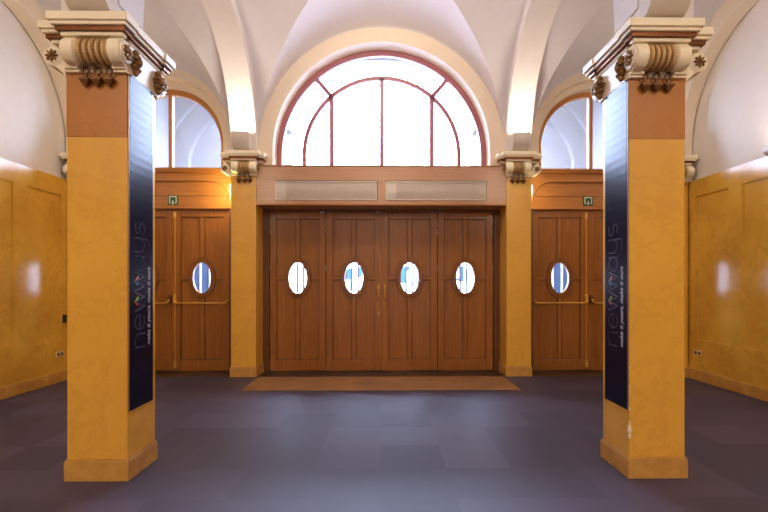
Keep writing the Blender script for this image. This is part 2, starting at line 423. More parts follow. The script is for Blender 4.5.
# central lintel panel
mb = MB(); mb.box(-XI, XI, 6.975, 7.5, 2.60, 3.19); 
lt = struct(mb, 'trim_9', M['bronze'], bevel=0.004)
mb = MB(); mb.box(-XI, XI, 6.962, 6.99, 2.595, 2.622); mb.box(-XI, XI, 6.962, 7.40, 3.185, 3.2)
mb.build('edge_moulding', M['woodh'], lt, bevel=0.003)
# side transoms
for sg, nm in ((-1, 'trim_10'), (1, 'trim_11')):
    a, b_ = sorted((sg*2.26, sg*4.24)); mb = MB(); mb.box(a, b_, 7.37, 7.5, 2.59, 3.22)
    tr_ = struct(mb, nm, M['woodh'])
    mb = MB()
    # frame around the sunk field, with concave upper corners
    mb.box(a, b_, 7.325, 7.38, 2.60, 2.675); mb.box(a, b_, 7.335, 7.38, 2.675, 2.80)
    zt0, zt1 = 3.035, 3.17
    mb.box(a, b_, 7.335, 7.38, zt0, zt1)
    for e, d in ((a, 1), (b_, -1)):
        r = 0.30; n = 14; poly = []
        e0 = e + d*(0.17 if abs(e) < 3 else 0.03)
        mb.box(min(e, e0), max(e, e0), 7.335, 7.38, 2.8, zt0)
        poly = [(e0, zt0)]
        for i in range(n+1):
            t = PI/2*i/n; poly.append((e0+d*r*(1-math.sin(t)) , zt0-r*(1-math.cos(t)) ))
        mb.prism(poly, 7.335, 7.38, 'Y')
    mb.build('transom_frame', M['woodh'], tr_, bevel=0.003)
    pts = []
    for e, d in ((a, 1), (b_, -1)):
        e0 = e + d*(0.17 if abs(e) < 3 else 0.03); q = [(e0+d*0.30*(1-math.sin(PI/2*i/12)), 7.336, zt0-0.30*(1-math.cos(PI/2*i/12))) for i in range(13)]
        q.append((e0, 7.336, 2.80)); pts = (q[::-1] if d == 1 else pts)+([] if d == 1 else q)
    pts.append(pts[0])
    MB().tube(pts, 0.006, 6).build('field_bead', M['wooddark'], tr_, smooth=True)
    mb = MB(); mb.box(a, b_, 7.28, 7.40, 3.17, 3.195); mb.box(a, b_, 7.26, 7.42, 3.195, 3.235)
    mb.build('window_sill', M['woodh'], tr_, bevel=0.004)

# ------------------------------------------------------------------ windows
# central lunette
w1 = struct(MB().ring(0, 3.46, 1.585, 1.675, 7.34, 7.42, legs=3.2), 'window_1', M['frame_red'], smooth=True)
mb = MB(); mb.ring(0, 3.46, 1.205, 1.268, 7.35, 7.41, legs=3.2); mb.build('glazing_arch', M['frame_red'], w1, smooth=True)
for x in (-0.80, 0.0, 0.80):
    zt = 3.46+math.sqrt(1.23**2-x*x); MB().box(x-0.034, x+0.034, 7.35, 7.41, 3.2, zt).build('mullion', M['frame_red'], w1)
for sg in (-1, 1):
    d = Vector((sg*0.80, 0, math.sqrt(1.23**2-0.64))).normalized(); n = Vector((d.z, 0, -d.x))*0.031
    p0 = d*1.25; p1 = d*1.62; o_ = Vector((0,0,3.46))
    MB().prism([((p+o_+k*n).x, (p+o_+k*n).z) for p, k in ((p0,-1),(p1,-1),(p1,1),(p0,1))], 7.35, 7.41, 'Y').build('mullion', M['frame_red'], w1)
MB().box(-1.67, 1.67, 7.33, 7.43, 3.19, 3.235).build('window_sill', M['frame_red'], w1)
def lun_glass(cx, cz, R, z0, y):
    poly = [(cx+R, z0)]+[(cx+R*math.cos(PI*i/48), cz+R*math.sin(PI*i/48)) for i in range(49)]+[(cx-R, z0)]
    return MB().prism(poly, y, y+0.006, 'Y')
lun_glass(0, 3.46, 1.64, 3.2, 7.38).build('window_pane', M['glass'], w1)
for sg, nm in ((-1, 'window_2'), (1, 'window_3')):
    w2 = struct(MB().ring(sg*3.345, 3.6, 0.80, 0.88, 7.32, 7.42, legs=3.22), nm, M['frame_orange'], smooth=True)
    MB().box(sg*3.35-0.028, sg*3.35+0.028, 7.33, 7.41, 3.22, 4.41).build('mullion', M['frame_orange'], w2)
    lun_glass(sg*3.345, 3.6, 0.84, 3.22, 7.37).build('window_pane', M['glass'], w2)

# ------------------------------------------------------------------ doors
def door(name, x0, x1, label, handle_side, kind):
    w = x1-x0; cx = (x0+x1)/2; T = 2.555 if kind == 'main' else 2.585
    z0 = 0.012; cz = 1.50; ox, oz = 0.150, 0.25
    body = MB().holed_slab(x0, x1, z0, T, cx, cz, ox, oz, YD, YD+0.03).build(name, M['wood'], kind='structure')
    body['label'] = label; body['category'] = 'door'
    y0, y1 = YD-0.026, YD+0.002; st = 0.105; mu = 0.034
    mb = MB(); mb.box(x0, x0+st, y0, y1, z0, T); mb.box(x1-st, x1, y0, y1, z0, T)
    mb.box(x0+st, x1-st, y0, y1, T-0.11, T); mb.box(x0+st, x1-st, y0, y1, z0, 0.19)
    mb.build('stile_frame', M['wood'], body, bevel=0.006)
    mb = MB(); mb.box(cx-mu, cx+mu, y0+0.002, y1, 0.19, cz-oz-0.04); mb.box(cx-mu, cx+mu, y0+0.002, y1, cz+oz+0.04, T-0.11)
    mb.box(x0+st, cx-ox-0.04, y0+0.002, y1, cz-0.03, cz+0.03); mb.box(cx+ox+0.04, x1-st, y0+0.002, y1, cz-0.03, cz+0.03)
    mb.build('muntin', M['wood'], body, bevel=0.006)
    # thin bead around each of the four fields, dark in place of groove shade
    mb = MB(); t = 0.011; q0 = YD-0.010
    for (a, b_, inner) in ((x0+st, cx-mu, 1), (cx+mu, x1-st, -1)):
        for (c, d) in ((0.19, cz-0.03), (cz+0.03, T-0.11)):
            lo = c < 1
            ze = (c, cz-oz-0.035) if lo else (cz+oz+0.035, d)
            ia, oa = (b_, a) if inner == 1 else (a, b_)
            mb.box(*sorted((oa, oa+inner*t)), q0, YD+0.001, c, d)
            mb.box(*sorted((ia, ia-inner*t)), q0, YD+0.001, *ze)
            mb.box(a, b_, q0, YD+0.001, *((c, c+t) if lo else (d-t, d)))
            xe = (a, cx-ox-0.03) if inner == 1 else (cx+ox+0.03, b_)
            mb.box(*xe, q0, YD+0.001, *((d-t, d) if lo else (c, c+t)))
    mb.build('groove_shade_bead', M['wooddark'], body)
    fr_ = MB(); fr_.oval_ring(cx, cz, ox-0.004, oz-0.004, ox+0.022, oz+0.022, YD-0.034, YD+0.03); fr_.oval_ring(cx, cz, ox+0.020, oz+0.020, ox+0.058, oz+0.058, YD-0.024, YD+0.002)
    ov = fr_.build('oval_window', M['wood'], body, smooth=True, bevel=0.004)
    MB().oval_ring(cx, cz, ox+0.056, oz+0.056, ox+0.066, oz+0.066, YD-0.030, YD+0.002).oval_ring(cx, cz, ox+0.019, oz+0.019, ox+0.025, oz+0.025, YD-0.036, YD+0.0).build('dark_bead', M['wooddark'], ov, smooth=True)
    poly = [(cx+ox*math.cos(2*PI*i/40), cz+oz*math.sin(2*PI*i/40)) for i in range(40)]
    MB().prism(poly, YD+0.008, YD+0.014, 'Y').build('window_pane', M['glass'], ov)
    return body
EDGE = [-1.797, -0.897, 0.0, 0.897, 1.797]
lab = ['far left leaf of the central oak doors with a dark recessed pull', 'second leaf from left of the central oak doors with brass pull and keyhole',
       'third leaf from left of the central oak doors with brass pull on its left edge', 'far right leaf of the central oak doors with a dark recessed pull']
for i in range(4):
    x0, x1 = EDGE[i]+0.004, EDGE[i+1]-0.004
    d = door('door_%d' % (i+1), x0, x1, lab[i], 0, 'main')
    if i in (1, 2):
        hx = x1-0.045 if i == 1 else x0+0.045
        yf = YD-0.02
        h = MB(); h.tube([(hx, yf, 1.375), (hx, yf-0.035, 1.375), (hx, yf-0.045, 1.36), (hx, yf-0.045, 1.30), (hx, yf-0.045, 1.24), (hx, yf-0.045, 1.20), (hx, yf-0.035, 1.185), (hx, yf, 1.185)], [0.016,0.016,0.015,0.012,0.012,0.012,0.016,0.016])
        h.ball((hx, yf-0.045, 1.34), 0.024, 0.02, 0.026); h.ball((hx, yf-0.045, 1.395), 0.010, 0.010, 0.014); h.box(hx-0.018, hx+0.018, yf-0.004, yf+0.004, 1.16, 1.41)
        h.build('door_handle', M['brass'], d, smooth=True)
        h = MB(); h.box(hx-0.014, hx+0.014, yf-0.004, yf+0.004, 0.985, 1.11); h.ball((hx, yf-0.03, 1.095), 0.022, 0.018, 0.012); h.tube([(hx, yf, 1.09), (hx, yf-0.03, 1.07), (hx, yf-0.03, 1.01), (hx, yf, 0.995)], 0.009)
        h.build('thumb_latch', M['brass'], d, smooth=True)
        if i == 1: MB().lathe([(-0.008, 0.016), (0.002, 0.018)], (hx, yf, 0.93), 'Y', 16).build('keyhole_cover', M['brass'], d, smooth=True)
    else:
        hx = x0+0.035 if i == 0 else x1-0.035
        MB().box(hx-0.014, hx+0.014, YD-0.024, YD-0.014, 1.02, 1.40).build('flush_pull', M['dark'], d, bevel=0.003)
    hx = {0: x0, 1: x0, 2: x1, 3: x1}[i]
    for z in (2.38, 2.24, 1.66, 0.30): MB().tube([(hx, YD-0.024, z-0.05), (hx, YD-0.024, z+0.05)], 0.008).build('hinge', M['steel'] if z > 1 else M['dark'], d, smooth=True)
MB().box(-0.016, 0.016, YD-0.03, YD-0.01, 0.02, 2.555).build('cover_strip', M['wood'], bpy.data.objects['door_2'], bevel=0.004)
sl = {(-1,0): 'oak side door leaf with brass push bar, beside the left pilaster', (-1,1): 'oak side door leaf mostly hidden behind the left column',
      (1,0): 'oak side door leaf with brass push bar, beside the right pilaster', (1,1): 'oak side door leaf mostly hidden behind the right column'}
n_ = 5
for sg in (-1, 1):
    for k, (a, b_) in enumerate(((2.43, 3.322), (3.340, 4.232))):
        x0, x1 = sorted((sg*a, sg*b_)); d = door('door_%d' % n_, x0, x1, sl[(sg, k)], 0, 'side'); n_ += 1
        # push bar with returned ends
        gx = sg*(3.322 if k == 0 else 3.34)      # the edge at the meeting line
        ex = sg*(2.43 if k == 0 else 4.232); s_ = 1 if ex > gx else -1
        yb = YD-0.10; yf = YD-0.02; zb = 1.10
        p = [(gx+s_*0.035, yf, zb+0.05), (gx+s_*0.035, yb, zb+0.05), (gx+s_*0.037, yb-0.01, zb+0.025), (gx+s_*0.06, yb-0.01, zb+0.004), (gx+s_*0.10, yb-0.01, zb), (ex-s_*0.08, yb-0.01, zb), (ex-s_*0.04, yb-0.01, zb+0.004), (ex-s_*0.025, yb, zb+0.03), (ex-s_*0.025, yf, zb+0.04)]
        pb = MB().tube(p, 0.013).build('push_bar', M['brass'], d, smooth=True)
        MB().box(gx+s_*0.012, gx+s_*0.058, YD-0.09, YD-0.015, zb+0.0, zb+0.13).build('lock_case', M['gold2'] if k else M['brass'], pb, bevel=0.01)
        if k == 0:
            rd = MB().tube([(gx+s_*0.02, YD-0.035, 0.06), (gx+s_*0.02, YD-0.035, 2.56)], 0.011).build('bolt_rod', M['brass'], d, smooth=True)
            MB().box(gx-s_*0.002, gx+s_*0.042, YD-0.05, YD-0.015, 2.46, 2.56).box(gx-s_*0.002, gx+s_*0.042, YD-0.05, YD-0.015, 0.06, 0.17).build('rod_guide', M['brass'], rd, bevel=0.006)
        else:
            MB().box(gx-s_*0.02, gx+s_*0.012, YD-0.03, YD-0.01, 0.02, 2.58).build('cover_strip', M['wood'], d, bevel=0.004)

# ------------------------------------------------------------------ capitals
def tiers(mb, x0, x1, y0, y1, zt, which):
    lv = {'cream': [(0.0, 0.055, 0.0), (0.055, 0.080, 0.016), (0.108, 0.135, 0.058)], 'copper': [(0.078, 0.108, 0.036)]}[which]
    for a, b_, i in lv: mb.box(x0+i, x1-i, y0+i, y1-i, zt-b_, zt-a)
def rosette(mb, c, axis, sgn, r):
    # eight petals round a boss on the end of a roll
    for k in range(8):
        t = 2*PI*k/8; d = (math.cos(t), math.sin(t))
        if axis == 'X':
            mb.ball((c[0]+sgn*0.006, c[1]+d[0]*r*0.5, c[2]+d[1]*r*0.5), 0.012, r*0.34, r*0.15, 8, 6, Matrix.Rotation(t, 3, 'X'))
        else:
            mb.ball((c[0]+d[0]*r*0.5, c[1]+sgn*0.006, c[2]+d[1]*r*0.5), r*0.34, 0.012, r*0.15, 8, 6, Matrix.Rotation(-t, 3, 'Y'))
    if axis == 'X': mb.ball((c[0]+sgn*0.012, c[1], c[2]), 0.02, r*0.2, r*0.2, 8, 6)
    else: mb.ball((c[0], c[1]+sgn*0.012, c[2]), r*0.2, 0.02, r*0.2, 8, 6)
def roll_prof(h):
    # along, radius; broad plain bands at the ends and five ridges between
    p = [(-h, 0.0), (-h, 0.062), (-h+0.004, 0.074), (-h+0.012, 0.074), (-h+0.018, 0.088), (-h+0.030, 0.092), (-h+0.095, 0.092), (-h+0.10, 0.084), (-h+0.108, 0.074)]
    a, b_ = -h+0.108, h-0.108; n = 5; w = (b_-a)/n
    for i in range(n):
        c = a+w*(i+0.5); p += [(c-w*0.46, 0.066), (c-w*0.34, 0.078), (c-w*0.14, 0.086), (c+w*0.14, 0.086), (c+w*0.34, 0.078), (c+w*0.46, 0.066)]
    p += [(-q[0], q[1]) for q in reversed(p[:9])]
    return p
def bead_rings(mb, h, c, front, i):
    a, b_ = -h+0.108, h-0.108; w = (b_-a)/5
    x = a+w*i
    for k in range(13):
            t = PI*(0.05+0.9*k/12)
            mb.ball((c[0]+x, c[1]+front*0.079*math.sin(t), c[2]+0.079*math.cos(t)), 0.009, 0.0085, 0.0085, 6, 5)
def capital(parent, hw, depth, zt, inner, ext_in, ext_out, both, outer_roll=True):
    """local frame: x centre of shaft, y=0 the shaft's front face, shaft runs to y=depth. inner = +1/-1: which x side faces the middle bay"""
    xi = inner*(hw+ext_in); xo = -inner*(hw+ext_out); xa, xb = sorted((xi, xo)); sh_ = inner*0.034 if outer_roll else 0.0
    fa, fb = sorted((inner*(hw+0.088), -inner*(hw+0.030))) if outer_roll else (-hw-0.055, hw+0.055)
    yb = depth+0.10 if both else depth
    mb = MB()
    for which, mat_ in (('cream', None),): 
        tiers(mb, xa, xb, -0.06, yb, zt, 'cream'); tiers(mb, fa, fb, -0.17, 0.0, zt, 'cream')
        if both: tiers(mb, fa, fb, depth, depth+0.17, zt, 'cream')
    mb.box(-hw-0.012, hw+0.012, -0.012, depth+(0.012 if both else 0), zt-0.345, zt-0.12)
    cap = mb.build('capital', M['cream'], parent, bevel=0.004)
    mb = MB(); tiers(mb, xa, xb, -0.06, yb, zt, 'copper'); tiers(mb, fa, fb, -0.17, 0.0, zt, 'copper')
    if both: tiers(mb, fa, fb, depth, depth+0.17, zt, 'copper')
    mb.build('copper_moulding', M['copper'], cap)
    zc = zt-0.228; h = hw+0.001 if outer_roll else hw+0.035
    for fr, yy in (((1, -0.062),) if not both else ((1, -0.062), (-1, depth+0.062))):
        sc = MB().lathe(roll_prof(h), (sh_, yy, zc), 'X', 32).build('scroll', M['cream'], cap, smooth=True)
        rb = [(a, q+0.0015) for a, q in roll_prof(h) if abs(a) < h-0.109]; rb = [(rb[0][0], 0.02)]+rb+[(rb[-1][0], 0.02)]
        MB().lathe(rb, (sh_, yy, zc), 'X', 32).build('ribbing', M['goldcream'], cap, smooth=True)
        for q_ in (1, 2, 3, 4):
            mb = MB(); bead_rings(mb, h, (sh_, yy, zc), -fr, q_); mb.build('bead_ring', M['gold'], cap, smooth=True)
        for s_ in (-1, 1):
            mb = MB(); rosette(mb, (sh_+s_*h, yy, zc), 'X', s_, 0.068); mb.build('rosette', M['gold'], cap, smooth=True)
        for s_ in (-1, 1):
            mb = MB()
            x0, x1 = sorted((sh_*0.4+s_*(hw-0.095), sh_*0.4+s_*(hw+0.0)))
            ya = yy-0.0*fr; yz = 0.0 if fr == 1 else depth
            for (d_, za, zb) in ((0.055, zt-0.335, zt-0.30), (0.035, zt-0.352, zt-0.333)):
                y0, y1 = sorted((yz, yz-fr*d_)); mb.box(x0, x1, y0, y1, za, zb)
            mb.build('corbel', M['cream'], cap, bevel=0.004)
        yz = 0.0 if fr == 1 else depth
        for k in (-1, 0, 1):
            x = k*0.083+sh_*0.55; mb = MB(); y_ = yz-fr*0.028
            n = 12; ring = [(x+0.022*math.cos(2*PI*i/n), y_, zt-0.345+0.03*math.sin(2*PI*i/n)) for i in range(n+1)]
            mb.tube(ring, 0.008, 8); mb.box(x-0.012, x+0.012, y_-0.01, y_+0.01, zt-0.39, zt-0.365)
            v = [(x-0.034,y_-0.026,zt-0.395),(x+0.034,y_-0.026,zt-0.395),(x+0.034,y_+0.026,zt-0.395),(x-0.034,y_+0.026,zt-0.395),(x-0.034,y_-0.026,zt-0.41),(x+0.034,y_-0.026,zt-0.41),(x+0.034,y_+0.026,zt-0.41),(x-0.034,y_+0.026,zt-0.41),(x,y_,zt-0.462)]
            mb.add(v, [(0,1,2,3),(0,4,5,1),(1,5,6,2),(2,6,7,3),(3,7,4,0),(4,8,5),(5,8,6),(6,8,7),(7,8,4)])
            mb.build('drop_pendant', M['gold2'], cap, bevel=0.003)
    if outer_roll:
        xc = -inner*(hw+0.085); y0 = -0.03; y1 = depth+(0.03 if both else 0)
        mb = MB(); r = 0.07; L = y1-y0
        mb.lathe([(y0, 0.0), (y0, r*0.72), (y0+0.006, r*0.78), (y0+0.006, r*0.9), (y0+0.014, r), (y0+0.08, r), (y0+0.1, r*0.8), (y1-0.1, r*0.8), (y1-0.08, r), (y1-0.014, r), (y1, r*0.8), (y1, 0)], (xc, 0, zc-0.008), 'Y', 28)
        mb.build('scroll', M['cream'], cap, smooth=True)
        mb = MB(); rosette(mb, (xc, y0, zc-0.008), 'Y', -1, r*0.8); mb.build('rosette', M['gold'], cap, smooth=True)
        n = 8; poly = [(xc-inner*0.066, zc-0.02)]
        for i in range(n+1):
            t = i/n; poly.append((xc-inner*0.05*(1-t)+inner*(0.085)*t, zc-0.06-0.085*t+0.018*math.sin(PI*t)))
        poly += [(-inner*hw, zc+0.02)]
        MB().prism(poly, y0+0.012, y1-0.012, 'Y').build('scroll_bracket', M['cream'], cap, bevel=0.004)
    # acanthus lumps on the face turned to the middle bay
    for yc in ((0.06,) if not both else (0.06, depth-0.01)):
        mb = MB(); x = inner*(hw+0.03); rnd = random.Random(7)
        for k in range(11):
            t = 2*PI*k/11; rr = 0.028+0.016*(k % 2)
            mb.ball((x+inner*0.012*rnd.random(), yc+rr*math.cos(t), zc-0.015+1.35*rr*math.sin(t)), 0.026, 0.011, 0.027, 8, 6, Matrix.Rotation(-t+PI/2, 3, 'X'))
        mb.ball((x+inner*0.022, yc, zc-0.015), 0.026, 0.022, 0.026, 10, 8)
        mb.ball((x, yc, zc-0.085), 0.022, 0.02, 0.03, 8, 6); mb.ball((x, yc, zc+0.055), 0.022, 0.03, 0.022, 8, 6)
        mb.build('acanthus_leaf', M['gold'], cap, smooth=True)
    return cap

# ------------------------------------------------------------------ columns and pilasters
def plinth(mb, x0, x1, y0, y1, h=0.15, o=0.015):
    mb.box(x0-o, x1+o, y0-o, y1+o, 0, h-0.012); mb.box(x0-o+0.006, x1+o-0.006, y0-o+0.006, y1+o-0.006, h-0.012, h); return mb
for sg in (-1, 1):
    side = 'left' if sg < 0 else 'right'
    hw = 0.213 if sg < 0 else 0.202; D = YC1-YC0
    c = thing('column', (sg*(1.80+hw), YC0, 0), 'square ochre marble column with scrolled capital, standing on the carpet at '+side, 'column', 'freestanding marble columns')
    if sg > 0: c['label'] = 'square ochre marble column with chipped front edge, standing on the carpet at right'
    plinth(MB(), -hw, hw, 0, D).build('plinth', M['plinth'], c, bevel=0.004)
    sh = MB().box(-hw, hw, 0, D, 0.15, 2.92).build('shaft', M['marble'], c, bevel=0.005)
    MB().box(-hw-0.003, hw+0.001*0, -0.003, 0.02, 2.448, 2.92).build('brown_band', M['brownband'], sh, label='brown stone facing at the shaft top')
    capital(c, hw, D, 3.247 if sg < 0 else 3.230, -sg, 0.077, 0.17, True)
    if sg > 0:
        mb = MB(); rnd = random.Random(3)
        for z, s_ in ((0.30, 0.02), (0.345, 0.028), (0.37, 0.018), (0.40, 0.012), (0.50, 0.012), (0.62, 0.008), (0.66, 0.01), (0.74, 0.008), (0.80, 0.01)):
            mb.ball((-hw+0.003, 0.003, z), s_*0.55, s_*0.45, s_, 7, 5)
        mb.build('edge_chip', M['chip'], sh, label='pale bare chips on the shaft edge')
    # banner on the face turned to the middle bay
    fx = sg*1.80; t = thing('banner', (fx, 3.48, 0.49), 'tall glossy navy banner with vertical lettering on the %s column' % side, 'banner', 'navy banners on the columns')
    o = -sg
    y0, y1 = -0.163, 0.163
    cl = MB().box(*sorted((0.001*o, 0.010*o)), y0, y1, 0, 2.425).build('cloth', M['banner'], t, bevel=0.002)
    MB().box(*sorted((0.0, 0.008*o)), y0-0.014, y0-0.001, 0.0, 2.43).box(*sorted((0.0, 0.008*o)), y1+0.001, y1+0.014, 0.0, 2.43).build('side_batten', M['gold'], t, bevel=0.002)
    # lettering runs upward; its tops point to the viewer's left
    # text frame: s along +Z, h (up of the letters) towards viewer's left
    left = -1 if sg < 0 else 1          # world y direction that appears left from the room's middle
    def L2(s, h): return (0.0125*o, left*h, s)
    def stroke(mb, pts, wd):
        for i in range(len(pts)-1):
            a = Vector(pts[i]); b2 = Vector(pts[i+1]); d = (b2-a)
            if d.length < 1e-6: continue
            d.normalize(); n = Vector((-d.y, d.x))*wd/2; a = a-d*wd*0.3; b2 = b2+d*wd*0.3
            q = [L2(*(a+n)), L2(*(b2+n)), L2(*(b2-n)), L2(*(a-n))]
            v = [(0.0095*o, p[1], p[2]) for p in q]+q
            mb.add(v, [(0,1,2,3),(7,6,5,4),(0,4,5,1),(1,5,6,2),(2,6,7,3),(3,7,4,0)])
    def arcp(cx, cy, rx, ry, a0, a1, n=14): return [(cx+rx*math.cos(math.radians(a0+(a1-a0)*i/n)), cy+ry*math.sin(math.radians(a0+(a1-a0)*i/n))) for i in range(n+1)]
    X = 0.135; B = -0.035; s0 = 0.44; LW = 0.125; wd = 0.009
    letters = {'n': [[(0, B), (0, B+X)], [(0, B+X*0.55)]+arcp(0.05, B+X*0.55, 0.05, X*0.45, 180, 0)+[(0.10, B)]],
               'e': [[(0.0, B+X*0.5), (0.105, B+X*0.5)]+arcp(0.053, B+X*0.5, 0.053, X*0.5, 0, 320, 24)],
               'w': [[(0, B+X), (0.035, B), (0.07, B+X*0.98), (0.105, B), (0.14, B+X)]],
               'a': [arcp(0.053, B+X*0.5, 0.053, X*0.5, 0, 360, 24), [(0.106, B+X), (0.106, B)]],
               'y': [[(0, B+X), (0, B+X*0.45)]+arcp(0.05, B+X*0.45, 0.05, X*0.45, 180, 360)+[(0.10, B+X)], [(0.10, B+X*0.5), (0.10, B-0.03)]+arcp(0.05, B-0.03, 0.05, 0.035, 0, -150)],
               's': [arcp(0.04, B+X*0.75, 0.04, X*0.25, 50, 270, 12)+arcp(0.04, B+X*0.25, 0.04, X*0.25, 90, -130, 12)]}
    s = s0; wpos = []
    for ch in 'newways':
        mb = MB()
        for st_ in letters[ch]: stroke(mb, [(s+p[0], p[1]) for p in st_], wd)
        mb.build('letter', M['letter'], cl)
        if ch == 'w': wpos.append(s)
        s += {'n': 0.135, 'e': 0.135, 'w': 0.15, 'a': 0.14, 'y': 0.135, 's': 0.1}[ch]
    for q, (ca, cb) in zip(wpos, (('red', 'lime'), ('cyan', 'pink'))):
        mb = MB(); stroke(mb, [(q+0.045, B+X*0.72), (q+0.07, B+X*0.98)], 0.013); mb.build('chevron', M[ca], cl)
        mb = MB(); stroke(mb, [(q+0.07, B+X*0.98), (q+0.105, B+X*0.66)], 0.013); mb.build('chevron', M[cb], cl)
    # tagline
    cu = bpy.data.curves.new('tagline', 'FONT'); cu.body = 'make it yours, make it ours'; cu.size = 0.062; cu.shear = 0.35; cu.extrude = 0.001
    tmp = bpy.data.objects.new('tmp', cu); C.objects.link(tmp)
    dg = bpy.context.evaluated_depsgraph_get(); me = bpy.data.meshes.new_from_object(tmp.evaluated_get(dg)); bpy.data.objects.remove(tmp)
    xs = [v.co.x for v in me.vertices]; k = 0.60/(max(xs)-min(xs))
    for v in me.vertices:
        a, h_ = v.co.x*k, v.co.y
        p = L2(s0+a, h_-0.115); v.co = (p[0]+v.co.z*0.5*o, p[1], p[2])
    me.materials.clear(); me.materials.append(M['script'])
    bm = bmesh.new(); bm.from_mesh(me); bmesh.ops.recalc_face_normals(bm, faces=bm.faces); bm.to_mesh(me); bm.free()
    to = bpy.data.objects.new('tagline', me); C.objects.link(to); to.parent = cl
    # pilasters on the back wall
    hw = (XO-XI)/2
    p = thing('pilaster', (sg*(XI+XO)/2, YB, 0), 'ochre marble pilaster with scrolled capital just %s of the central doors' % side, 'pilaster', 'pilasters flanking the central doors')
    mb = plinth(MB(), -hw, hw, 0, 0.44); mb.build('plinth', M['plinth'], p, bevel=0.004)
    MB().box(-hw, hw, 0, 0.5, 0.15, 3.05).build('shaft', M['marble'], p, bevel=0.004)
    capital(p, hw, 0.2, 3.375, -sg, 0.15, 0.15, False)
    # corner pilaster
    p = thing('pilaster', (sg*4.405, 6.83, 0), 'narrow corner pilaster in the %s back corner, nearly hidden by the column' % side, 'pilaster', 'corner pilasters')
    plinth(MB(), -0.18, 0.18, 0, 0.45).build('plinth', M['plinth'], p, bevel=0.004)
    MB().box(-0.18, 0.18, 0, 0.46, 0.15, 3.05).build('shaft', M['marble'], p, bevel=0.004)
    capital(p, 0.165, 0.2, 3.29, -sg, 0.1, 0.02, False, False)
    mb = MB(); mb.box(-0.17, 0.17, 0.0, 0.24, 3.29, 3.7); mb.build('impost_block', M['plaster2'], p)

# ------------------------------------------------------------------ uplight boxes
def uplight(name, loc, label, group, w=0.27, h=0.27, d=0.19, rz=0, power=20, col=(1.0, 0.88, 0.76), tilt=0.25):
    t = thing(name, loc, label, 'lamp', group, rz)
    n = 12; poly = [(0, 0), (0, h), (-d, h), (-d, h-0.05)]
    for i in range(1, n+1):
        a = PI/2*i/n; poly.append((-d+(d-0.05)*(1-math.cos(a)), (h-0.05)*(1-math.sin(a))))
    MB().prism(poly, -w/2, w/2, 'X').build('housing', M['housing'], t, smooth=True, bevel=0.003)
    MB().box(-w/2+0.02, w/2-0.02, -d+0.02, -0.02, h, h+0.004).build('lamp_glass', M['lampglow'], t)
    l = bpy.data.lights.new('uplight_beam', 'AREA'); l.shape = 'RECTANGLE'; l.size = w-0.05; l.size_y = d-0.05; l.energy = power; l.color = col
    lo = bpy.data.objects.new('uplight_beam', l); C.objects.link(lo); lo.parent = t; lo.location = (0, -d/2, h+0.012); lo.rotation_euler = (PI+tilt, 0, 0)
    return t
for sg in (-1, 1):
    side = 'left' if sg < 0 else 'right'
    uplight('uplight', (sg*2.01, YC0-0.001, 3.29), 'cream quarter-round uplight box above the capital of the %s column' % side, 'uplights over the columns', w=0.28, power=50)
    uplight('uplight', (sg*2.075, YB-0.001, 3.40), 'small cream uplight box above the capital of the %s pilaster' % side, 'uplights over the pilasters', w=0.24, h=0.25, power=20)
    # wall uplights on the wainscot (the left one lies just outside the frame)
    uplight('wall_uplight', (sg*4.60, 5.15, 2.88), 'pinkish grey uplight box on the %s wall above the wainscot' % side, 'wall uplights', w=0.30, h=0.12, d=0.16, rz=-sg*PI/2, power=5)
    # small wall lamp on the outer face of each pilaster
    w_ = thing('wall_lamp', (sg*2.275, 7.06, 2.84), 'small white lamp on the outer side of the %s pilaster' % side, 'lamp', 'small lamps beside the transoms')
    MB().box(*sorted((0, sg*0.03)), -0.03, 0.03, -0.06, 0.09).build('backplate', M['housing'], w_, bevel=0.006)
    MB().box(*sorted((sg*0.03, sg*0.045)), -0.024, 0.024, -0.052, 0.082).build('lamp_glass', M['sconceglow'], w_, bevel=0.006)
    l = bpy.data.lights.new('wall_lamp_light', 'POINT'); l.energy = 13 if sg < 0 else 3; l.color = (1.0, 0.84, 0.34); l.shadow_soft_size = 0.04
    lo = bpy.data.objects.new('wall_lamp_light', l); C.objects.link(lo); lo.parent = w_; lo.location = (sg*0.17, -0.02, 0.02)

# ------------------------------------------------------------------ vents in the lintel
for (x0, x1, side) in ((-1.605, -0.072, 'left'), (0.06, 1.585, 'right')):
    v = thing('air_vent', ((x0+x1)/2, 6.975, 2.67), 'long grey beige vent cover set in the lintel, %s of the two' % side, 'vent', 'vent covers over the central doors')
    h = (x1-x0)/2; H = 0.29
    mb = MB(); mb.box(-h, h, -0.012, 0, 0, 0.02); mb.box(-h, h, -0.012, 0, H-0.02, H); mb.box(-h, -h+0.02, -0.012, 0, 0.02, H-0.02); mb.box(h-0.02, h, -0.012, 0, 0.02, H-0.02)
    mb.build('frame', M['ventframe'], v, bevel=0.003)
    n = 10; poly = [(-0.001, 0.02)]+[(-0.001-0.014*math.sin(PI*i/n), 0.02+(H-0.04)*i/n) for i in range(1, n)]+[(-0.001, H-0.02)]
    MB().prism(poly, -h+0.16, h-0.02, 'X').build('cover_panel', M['ventpanel'], v, smooth=True)
    MB().prism(poly, -h+0.02, -h+0.158, 'X').build('cover_panel', M['ventpale'], v, smooth=True, label='paler short end panel')
    MB().box(-h-0.012, h+0.012, -0.004, 0.0, H, H+0.012).box(h, h+0.012, -0.004, 0, 0, H).build('gap_shade_strip', M['dark'], v)  # dark strip standing in for shade along the cover's top and right edge

